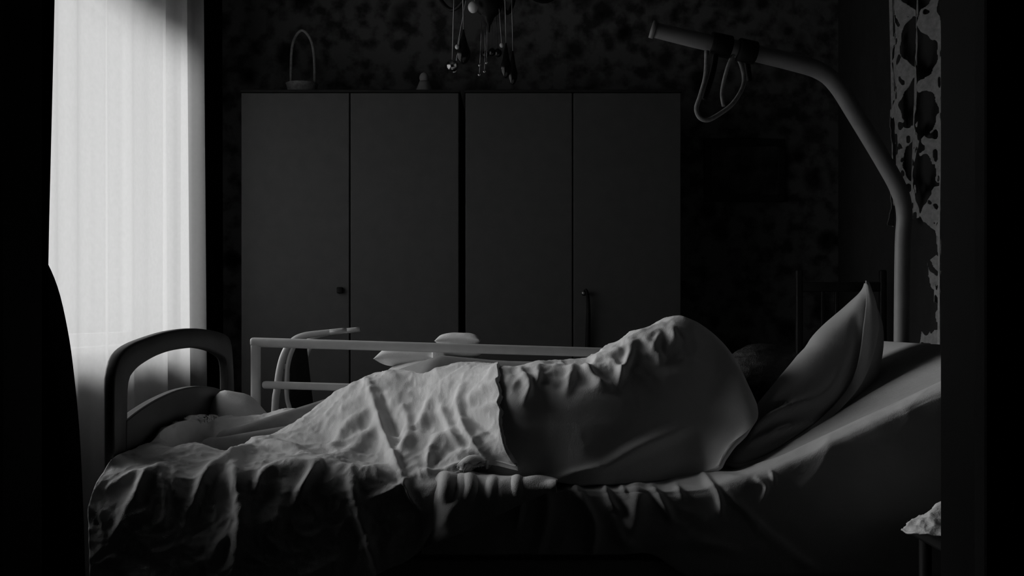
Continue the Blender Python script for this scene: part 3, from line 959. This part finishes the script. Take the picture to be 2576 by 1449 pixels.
# hanging near edge right of the flap
H = []
for px, t, h in ((1050, 1194, 1390), (1120, 1199, 1356), (1200, 1203, 1321), (1270, 1207, 1286), (1330, 1212, 1258), (1375, 1218, 1238), (1398, 1221, 1228)):
    k = 0.05 if px < 1080 else 0.0
    H.append([P(px, t - 2, 2.56), P(px, t, 2.487 + k), P(px, t + (h - t) * 0.12 + 2, 2.455 + k), P(px, t + (h - t) * 0.4, 2.44 + k), P(px, t + (h - t) * 0.7, 2.437 + k), P(px, h, 2.437 + k)])
g = cloth_grid(H, 150, 60)
n = grid_normals(g)
n = np.where((n[..., 1:2] * 0.7 - n[..., 2:3]) > 0, -n, n)
folds = [([(1118, 1202), (1125, 1225), (1122, 1255)], 0.008, 9), ([(1180, 1200), (1185, 1230), (1176, 1255)], 0.009, 9), ([(1300, 1208), (1303, 1240)], 0.009, 8), ([(1320, 1222), (1370, 1216), (1400, 1222)], 0.010, 8), ([(1150, 1205), (1140, 1260)], -0.008, 9), ([(1240, 1210), (1235, 1250)], 0.006, 9)]
g = creases(g, folds, n)
g = crumple(g, n, 0.004, 9, 2.2)
v, f = grid_mesh(g, 0.01)
link('hanging_edge', v, f, 'duvet', dv)

# ------------------------------------------------------------------ leaning pillow
pw = thing('pillow', 'pale pillow with a flanged edge leaning on the raised end of the mattress', 'pillow', (0.7, 2.9, 0.68))
B_ = [P(1818, 1164, 2.66), P(1872, 1171, 2.625), P(1965, 1128, 2.66), P(2075, 1052, 2.74), P(2150, 965, 2.82), P(2180, 870, 2.87), P(2188, 780, 2.88), P(2182, 722, 2.87)]
A_ = [P(1816, 1152, 2.69), P(1850, 1096, 2.74), P(1908, 1018, 2.79), P(1985, 925, 2.87), P(2062, 832, 2.93), P(2120, 776, 2.95), P(2162, 738, 2.93), P(2180, 715, 2.90)]
m8 = len(A_)
rings = []
for i in range(m8):
    b, a = B_[i], A_[i]
    w = max(0.03, math.sin(math.pi * (i / (m8 - 1))) ** 0.75)
    mid1 = b.lerp(a, 0.5) + Vector((-0.03, -0.03, 0.02)) * w
    far = a + Vector((0.14 * w + 0.004, 0.30 * w + 0.01, -0.04 * w))
    far2 = a + Vector((0.06 * w, 0.14 * w + 0.02, 0.004))
    back = b.lerp(far, 0.5) + Vector((0.05 * w, 0, -0.055 * w))
    back1 = b.lerp(back, 0.45) + Vector((0.03 * w, 0, -0.03 * w))
    rings.append([b, mid1, a, far2, far, back, back1])
R = np.array([[tuple(p) for p in r] for r in rings])
R = spline(R, 70)
k7 = R.shape[1]
ext = np.concatenate([R[:, -2:], R, R[:, :3]], 1)
dense = np.swapaxes(spline(np.swapaxes(ext, 0, 1), (k7 + 4) * 12 + 1), 0, 1)
dense = dense[:, 24:24 + k7 * 12]
g = dense
gw = np.concatenate([g, g[:, :1]], 1)
n = grid_normals(gw)[:, :-1]
cen = g.mean(axis=1, keepdims=True)
n = np.where(((g - cen) * n).sum(2, keepdims=True) < 0, -n, n)
folds = [([(1885, 1100), (1930, 1055), (2000, 1020), (2060, 1010)], 0.018, 10), ([(1880, 1120), (1960, 1085), (2060, 1060)], 0.016, 9), ([(1900, 1150), (1980, 1110), (2060, 1050)], 0.008, 9), ([(1905, 1040), (1960, 1000), (2030, 965)], 0.008, 12),
         ([(2010, 880), (2070, 860), (2130, 870)], -0.006, 10), ([(2155, 800), (2150, 900), (2100, 1000)], -0.008, 12), ([(1890, 1075), (1930, 1035), (1985, 1012)], -0.014, 7), ([(2020, 1010), (2080, 985), (2120, 930)], 0.008, 12), ([(1930, 1110), (2010, 1080), (2090, 1020)], -0.010, 7)]
g = creases(g, folds, n)
g = crumple(g, n, 0.004, 7, 4.4, ridged=False)
nu, nv = g.shape[:2]
V = [Vector(p) for p in g.reshape(-1, 3)]
F = [(i * nv + j, (i + 1) * nv + j, (i + 1) * nv + (j + 1) % nv, i * nv + (j + 1) % nv) for i in range(nu - 1) for j in range(nv)]
F += [tuple(range(nv)), tuple((nu - 1) * nv + j for j in range(nv - 1, -1, -1))]
bm = bmesh.new()
bv = [bm.verts.new(p) for p in V]
for q in F:
    bm.faces.new([bv[i] for i in q])
bmesh.ops.recalc_face_normals(bm, faces=bm.faces[:])
v, f = dump(bm)
link('cushion', v, f, 'pillow', pw)
Bs = spline([tuple(p) for p in B_], 60)
fl = []
for i in range(60):
    u = i / 59
    w = max(0.0, min(1.0, (u - 0.25) / 0.5))
    b = Bs[i]
    e = min(1.0, (1 - u) / 0.22)
    tip = np.array([-0.004, 0.0, 0.012]) * (1 - e)
    fl.append([b + tip + np.array([-0.018 * w * e, -0.010, 0.004]), b + tip + np.array([0.003 * e, -0.016, 0.0]), b + tip + np.array([(0.010 + 0.010 * w) * e, -0.013, 0.008 * w * e])])
g = cloth_grid(fl, 90, 14)
v, f = grid_mesh(g, 0.004)
link('flange', v, f, 'pillow', pw)

# ------------------------------------------------------------------ trapeze pole with grip
TY = 3.47
tp = thing('trapeze_pole', 'grey bent trapeze pole rising behind the head of the bed', 'trapeze', (P(2268, 0, TY).x, TY, 0))
px_ = P(2268, 0, TY).x
pts = [Vector((px_ - 0.004, TY, 0.03)), P(2267, 1000, TY), P(2270, 640, TY), P(2275, 540, TY), P(2262, 480, TY - 0.01), P(2225, 410, TY - 0.02), P(2150, 285, TY - 0.05), P(2105, 215, TY - 0.06), P(2065, 180, TY - 0.07), P(2000, 158, TY - 0.08), P(1850, 122, TY - 0.1), P(1750, 100, TY - 0.12), P(1648, 76, TY - 0.13)]
v, f = tube(pts, [0.023, 0.023, 0.023, 0.024, 0.026, 0.026, 0.026, 0.026, 0.026, 0.026, 0.025, 0.024, 0.022], 16, 110)
link('bent_tube', v, f, 'pole', tp)
e0, e1 = P(1648, 76, TY - 0.13), P(1638, 73, TY - 0.13)
v, f = tube([e0, e1], 0.026, 16)
link('end_cap', v, f, 'pole', tp)
for pc, w in ((1812, 0.03), (1878, 0.026)):
    t = (pc - 1750) / 100
    c = P(pc, 100 + (pc - 1750) * 0.225, TY - 0.11)
    d = (P(1850, 122, TY - 0.1) - P(1750, 100, TY - 0.12)).normalized()
    v, f = tube([c - d * w, c + d * w], 0.034, 16)
    link('clamp', v, f, 'black', tp)
v, f = box(px_ - 0.03, px_ + 0.05, TY - 0.035, TY + 0.035, 0.36, 0.5, 0.006)
link('mounting_socket', v, f, 'iron', tp, smooth=False)
# grip strap: two loops of webbing tube
gs = thing('grip_strap', 'grey looped hand strap hanging from the trapeze arm', 'strap', tuple(P(1815, 130, TY - 0.11)))
lp1 = [P(1778, 128, 3.34), P(1775, 190, 3.33), P(1762, 240, 3.32), P(1752, 272, 3.32), P(1760, 295, 3.32), P(1780, 302, 3.32), P(1808, 288, 3.33), P(1842, 262, 3.34), P(1866, 225, 3.36), P(1872, 195, 3.37), P(1864, 160, 3.37), P(1850, 135, 3.37)]
v, f = tube(lp1, 0.0068, 8, 70)
link('outer_loop', v, f, 'strap', gs)
lp2 = [P(1846, 134, 3.36), P(1832, 165, 3.37), P(1822, 200, 3.38), P(1816, 235, 3.38), P(1820, 266, 3.36)]
v, f = tube(lp2, 0.0058, 8, 40)
link('inner_loop', v, f, 'strap', gs)
v, f = tube([P(1802, 112, 3.36), P(1800, 140, 3.35), P(1792, 185, 3.34), P(1772, 250, 3.33)], 0.009, 8, 24)
link('dark_backing', v, f, 'black', gs)
v, f = tube([P(1880, 120, 3.37), P(1880, 160, 3.38), P(1886, 205, 3.39)], 0.009, 8, 24)
link('dark_tail', v, f, 'black', gs)

# ------------------------------------------------------------------ lace curtain on the right wall
lc = thing('lace_curtain', 'grey lace curtain hanging behind the trapeze pole at right', 'curtain', (RX - 0.07, 4.4, 0.95))


ya, yb, zt = 4.06, 4.70, 2.34
NY, NZ = 200, 560
z_low = 0.82
xw = lambda y, z: RX - 0.075 + 0.024 * math.sin(y * 24 + z * 1.3) + 0.008 * math.sin(y * 51 + 2)
keep = np.zeros((NY - 1, NZ - 1), bool)
for i in range(NY - 1):
    for j in range(NZ - 1):
        y = ya + (yb - ya) * (i + 0.5) / (NY - 1)
        z = z_low + (zt - z_low) * (j + 0.5) / (NZ - 1)
        q = Vector((y * 9, z * 4, 0.7))
        y2 = y + 0.022 * noise.noise(q)
        z2 = z + 0.05 * noise.noise(q + Vector((7, 3, 1)))
        hem_y = 4.27 + 0.03 * math.sin(z * 9)
        if z < 1.385 and y2 > hem_y:
            continue
        cy, cz = 0.155, 0.235
        col = math.floor(y2 / cy)
        dy = abs((y2 / cy) % 1 - 0.5) * 2
        dz = abs(((z2 / cz) + 0.5 * (col % 2) + 0.13 * col) % 1 - 0.5) * 2
        hole = dy ** 1.4 + dz ** 1.6 < 0.82 + 0.35 * noise.noise(Vector((y * 30, z * 22, 3.0)))
        tiny = noise.noise(Vector((y * 42, z * 24, 9.0))) > 0.33
        edge = y < ya + 0.015 or y > yb - 0.015
        keep[i, j] = edge or not (hole or tiny)
ids, V, F = {}, [], []


def vid(i, j):
    if (i, j) not in ids:
        y = ya + (yb - ya) * i / (NY - 1)
        z = z_low + (zt - z_low) * j / (NZ - 1)
        ids[(i, j)] = len(V)
        V.append(Vector((xw(y, z), y, z)))
    return ids[(i, j)]


for i in range(NY - 1):
    for j in range(NZ - 1):
        if keep[i, j]:
            F.append((vid(i, j), vid(i + 1, j), vid(i + 1, j + 1), vid(i, j + 1)))
lw = link('lace_web', V, F, 'lace', lc)
sm_ = lw.modifiers.new('soften_holes', 'SMOOTH')
sm_.factor, sm_.iterations = 0.5, 6
so = lw.modifiers.new('cloth_thickness', 'SOLIDIFY')
so.thickness = 0.0025
v, f = tube([(RX - 0.07, 3.9, zt + 0.012), (RX - 0.07, 4.75, zt + 0.012)], 0.011, 10)
rd = tag(link('curtain_rod', v, f, 'wood'), 'dark curtain rod on the right wall carrying the lace', 'curtain rod')
for yy_ in (3.94, 4.72):
    v, f = box(RX - 0.075, RX, yy_ - 0.01, yy_ + 0.01, zt, zt + 0.022, 0.002)
    link('bracket', v, f, 'iron', rd, smooth=False)

# ------------------------------------------------------------------ walking frame behind the rail
WY = 3.86
wk = thing('walking_frame', 'pale curved tubular walking frame standing behind the bed rail', 'walking frame', (P(760, 0, WY).x, WY + 0.22, 0))
for s, yy_ in enumerate((WY, WY + 0.34)):
    def Q(px, py, y=yy_):
        p = P(px, py, WY)
        return Vector((p.x, y, p.z))
    fr_ = [Vector((P(668, 0, WY).x, yy_, 0.04)), Q(690, 1060), Q(697, 980), Q(705, 925), Q(718, 885), Q(738, 858), Q(765, 845), Q(810, 838), Q(868, 831)]
    v, f = tube(fr_, [0.0125] * 5 + [0.0125, 0.012, 0.0105, 0.009], 12, 60)
    link('front_tube', v, f, 'walker', wk)
    rr_ = [Vector((P(800, 0, WY).x, yy_, 0.04)), Q(740, 1090), Q(722, 1000), Q(722, 940), Q(728, 900), Q(740, 868)]
    v, f = tube(rr_, [0.008, 0.008, 0.0075, 0.0075, 0.0085, 0.009], 10, 40)
    link('rear_tube', v, f, 'walker', wk)
    v, f = tube([Q(830, 836), Q(872, 831)], [0.0105, 0.009], 10)
    link('hand_grip', v, f, 'walker', wk)
    for pxw in (668, 800):
        x = P(pxw, 0, WY).x
        v, f = tube([(x, yy_ - 0.012, 0.05), (x, yy_ + 0.012, 0.05)], 0.05, 16)
        link('wheel', v, f, 'black', wk)
v, f = tube([P(705, 925, WY), P(705, 925, WY) + Vector((0, 0.34, 0))], 0.009, 8)
link('cross_bar', v, f, 'walker', wk)
a, b = P(733, 872, WY + 0.1), P(772, 1060, WY + 0.1)
g = cloth_grid([[P(728, 868, WY + 0.06), P(726, 960, WY + 0.06), P(722, 1080, WY + 0.06), P(720, 1200, WY + 0.06)], [P(748, 866, WY + 0.14), P(752, 960, WY + 0.14), P(756, 1080, WY + 0.14), P(760, 1200, WY + 0.14)],
                [P(766, 868, WY + 0.30), P(776, 960, WY + 0.30), P(790, 1080, WY + 0.30), P(805, 1200, WY + 0.30)]], 24, 24)
v, f = grid_mesh(g, 0.008)
tag(link('bag_panel', v, f, 'black', wk), 'black fabric panel')

# ------------------------------------------------------------------ bedding stacked on a stool behind the rail
SY = 3.85
st = thing('stool', 'low dark stool behind the rail holding the stacked bedding', 'stool', (P(1090, 0, SY).x, SY + 0.1, 0))
cx0, cx1 = P(975, 0, SY).x, P(1215, 0, SY).x
v, f = box(cx0, cx1, SY - 0.06, SY + 0.32, 0.70, 0.74, 0.008)
link('seat', v, f, 'wood', st, smooth=False)
for x in (cx0 + 0.03, cx1 - 0.03):
    for y in (SY - 0.03, SY + 0.29):
        v, f = tube([(x, y, 0), (x, y, 0.705)], [0.013, 0.017], 10)
        link('leg', v, f, 'wood', st)


def plump(px0, px1, py_top, py_bot, y, dy, tipl=0.75, seed=0, pinch=3.2):
    """soft cushion seen end-on: pointed corners left and right, full middle"""
    a, b = P(px0, (py_top + py_bot) / 2, y), P(px1, (py_top + py_bot) / 2, y)
    L, H = (b.x - a.x) / 2, (py_bot - py_top) * y / FPX / 2
    c = (a + b) / 2
    nu_, nv_ = 44, 40
    Vv = []
    for i in range(nv_ + 1):
        vv = -1 + 2 * i / nv_
        for s in (1, -1):
            pass
    gt = np.zeros((nu_, nv_, 3)); gb = np.zeros((nu_, nv_, 3))
    for i in range(nu_):
        u = -1 + 2 * i / (nu_ - 1)
        for j in range(nv_):
            w = -1 + 2 * j / (nv_ - 1)
            h = max(0.0, (1 - abs(u) ** pinch)) ** 0.6 * max(0.0, (1 - abs(w) ** 2.4)) ** 0.55
            inn = 1 - 0.05 * (1 - w * w) * abs(u) ** 6
            inn2 = 1 - 0.05 * (1 - u * u) * abs(w) ** 6
            wr = 0.07 * noise.noise(Vector((u * 2.2 + seed, w * 2.2, seed))) * h
            gt[i, j] = (c.x + L * u * inn, c.y + dy + dy * w * inn2, c.z + H * (h * 1.0 + wr) - H * 0.12 * abs(u) ** 3 * tipl)
            gb[i, j] = (c.x + L * u * inn, c.y + dy + dy * w * inn2, c.z - H * (h * 0.9 - wr) - H * 0.12 * abs(u) ** 3 * tipl)
    v1, f1 = grid_mesh(gt)
    v2, f2 = grid_mesh(gb, flip=True)
    bm_ = bmesh.new()
    vv_, ff_ = join((v1, f1), (v2, f2))
    bv_ = [bm_.verts.new(p) for p in vv_]
    for q in ff_:
        bm_.faces.new([bv_[k_] for k_ in q])
    bmesh.ops.remove_doubles(bm_, verts=bm_.verts[:], dist=0.0004)
    bmesh.ops.recalc_face_normals(bm_, faces=bm_.faces[:])
    return dump(bm_)


v, f = plump(944, 1300, 898, 1008, SY - 0.12, 0.2, 0.5, 2, 2.2)
tag(link('spare_pillow', v, f, 'bundle'), 'plump white spare pillow under the folded quilt, behind the rail', 'pillow')
fq = thing('folded_quilt', 'white quilt folded and tied into a bundle, lying on the spare pillow behind the rail', 'quilt', tuple(P(1080, 915, SY)))
v, f = plump(938, 1094, 869, 930, SY - 0.04, 0.13, 0.9, 5, 2.6)
link('roll', v, f, 'bundle', fq)
v, f = plump(1100, 1214, 866, 904, SY - 0.02, 0.13, 0.4, 9, 3.6)
link('roll', v, f, 'bundle', fq)
v, f = plump(1092, 1208, 838, 880, SY + 0.02, 0.11, -0.6, 7)
link('roll', v, f, 'bundle', fq)
a = P(1086, 880, SY - 0.05); b = P(1118, 920, SY - 0.05)
v, f = box(a.x, b.x, SY - 0.045, SY + 0.2, b.z, a.z, 0.006, 3)
link('band', v, f, 'bundle', fq)
# small bundle at the far foot corner
c = P(605, 1040, 3.36)
v, f = ellipsoid((c.x, 3.36, 0.66), 0.1, 0.11, 0.135, 36, 24, lambda d: 1 + 0.06 * noise.noise(d * 2.1))
v = [p + Vector((-0.035 * max(0, p.z - 0.7) / 0.1, 0, 0)) for p in v]
tag(link('rolled_towel', v, f, 'bundle'), 'rounded white bundle tucked between footboard and bed rail', 'towel')

# ------------------------------------------------------------------ dark slatted chair far right behind the bed
HY_ = 4.75
cxh = P(2045, 0, HY_).x
hcr = thing('slatted_chair', 'dark tall-backed chair standing behind the bed beyond the pillow', 'chair', (cxh, HY_, 0))
xl, xr = P(2010, 0, HY_).x, P(2088, 0, HY_).x + 0.22
for x in (xl, xr):
    v, f = box(x - 0.014, x + 0.014, HY_ - 0.014, HY_ + 0.014, 0, 1.21, 0.006)
    link('back_post', v, f, 'wood', hcr)
for x in (P(2070, 0, HY_).x, P(2087, 0, HY_).x + 0.03, xr - 0.07):
    v, f = box(x - 0.008, x + 0.008, HY_ - 0.008, HY_ + 0.008, 0.5, 1.14, 0.003)
    link('slat', v, f, 'wood', hcr)
for z in (1.14, 0.5):
    v, f = box(xl, xr, HY_ - 0.012, HY_ + 0.012, z - 0.02, z + 0.02, 0.005)
    link('back_rail', v, f, 'wood', hcr)
v, f = box(xl - 0.02, xr + 0.02, HY_ - 0.02, HY_ + 0.40, 0.43, 0.47, 0.01)
link('seat', v, f, 'wood', hcr)
for x in (xl, xr):
    v, f = box(x - 0.014, x + 0.014, HY_ + 0.36, HY_ + 0.388, 0, 0.435, 0.004)
    link('leg', v, f, 'wood', hcr)

# ------------------------------------------------------------------ high-backed chair silhouetted at the near left
AY = 2.0
ac = thing('high_backed_chair', 'black high-backed upholstered chair silhouetted at the near left', 'chair', (P(-130, 0, AY).x, AY - 0.25, 0))
half = [(228, 1449), (223, 1280), (214, 1090), (201, 950), (186, 840), (162, 732), (130, 655), (85, 585), (20, 525), (-60, 490), (-130, 480)]
half3 = [(P(x, y, AY).x, P(x, y, AY).z) for x, y in half]
xc = P(-130, 0, AY).x
hs = spline(half3, 40).tolist()
left = [[2 * xc - p[0], p[1]] for p in hs[::-1]][1:]
outl = hs + left
outl = [[outl[0][0] + 0.004, 0.36]] + outl + [[outl[-1][0] - 0.004, 0.36]]
v, f = prism(outl, lambda p, t: Vector((p[0], t, p[1])), AY - 0.12, AY)
bk_ = link('backrest', v, f, 'chair', ac)
bevel_mod(bk_, 0.03, 5)
v, f = box(xc - 0.22, xc + 0.22, AY - 0.56, AY - 0.04, 0.32, 0.47, 0.04, 4)
link('seat', v, f, 'chair', ac)
for s in (-1, 1):
    v, f = box(xc + s * 0.20 - 0.03, xc + s * 0.20 + 0.03, AY - 0.52, AY - 0.08, 0.34, 0.62, 0.028, 4)
    link('armrest', v, f, 'chair', ac)
    for y in (AY - 0.5, AY - 0.06):
        v, f = tube([(xc + s * 0.19, y, 0), (xc + s * 0.19, y, 0.35)], [0.014, 0.022], 10)
        link('leg', v, f, 'wood', ac)

# ------------------------------------------------------------------ crumpled cloth on a stand at lower right
KY = 2.15
bs = thing('bedside_stand', 'black bedside stand at the lower right under a crumpled white cloth', 'stand', (P(2420, 0, KY).x, KY + 0.02, 0))
zt_ = P(0, 1352, KY).z
v, f = box(P(2370, 0, KY).x, P(2370, 0, KY).x + 0.30, KY - 0.11, KY + 0.2, zt_ - 0.03, zt_, 0.006)
link('top', v, f, 'black', bs, smooth=False)
for x in (P(2370, 0, KY).x + 0.03, P(2370, 0, KY).x + 0.27):
    for y in (KY - 0.08, KY + 0.17):
        v, f = tube([(x, y, 0), (x, y, zt_ - 0.025)], 0.013, 10)
        link('leg', v, f, 'black', bs)
cl = [[P(2268, 1334, KY - 0.02), P(2276, 1322, KY + 0.02), P(2282, 1318, KY + 0.06), P(2290, 1330, KY + 0.12)],
      [P(2296, 1342, KY - 0.06), P(2300, 1312, KY), P(2306, 1306, KY + 0.06), P(2310, 1325, KY + 0.14)],
      [P(2328, 1345, KY - 0.08), P(2330, 1305, KY), P(2338, 1290, KY + 0.06), P(2340, 1318, KY + 0.15)],
      [P(2356, 1346, KY - 0.09), P(2358, 1298, KY), P(2362, 1268, KY + 0.06), P(2366, 1312, KY + 0.15)],
      [P(2400, 1347, KY - 0.1), P(2400, 1300, KY), P(2402, 1262, KY + 0.06), P(2405, 1312, KY + 0.15)],
      [P(2480, 1347, KY - 0.08), P(2480, 1310, KY), P(2480, 1290, KY + 0.06), P(2480, 1320, KY + 0.13)]]
g = cloth_grid(cl, 70, 40)
n = grid_normals(g)
g = crumple(g, n, 0.006, 22, 6.0)
v, f = grid_mesh(g, 0.003)
tag(link('crumpled_cloth', v, f, 'bundle'), 'crumpled white cloth on the black stand at the lower right', 'cloth')

# tidy helper property
for o in bpy.data.objects:
    if '_org' in o:
        del o['_org']
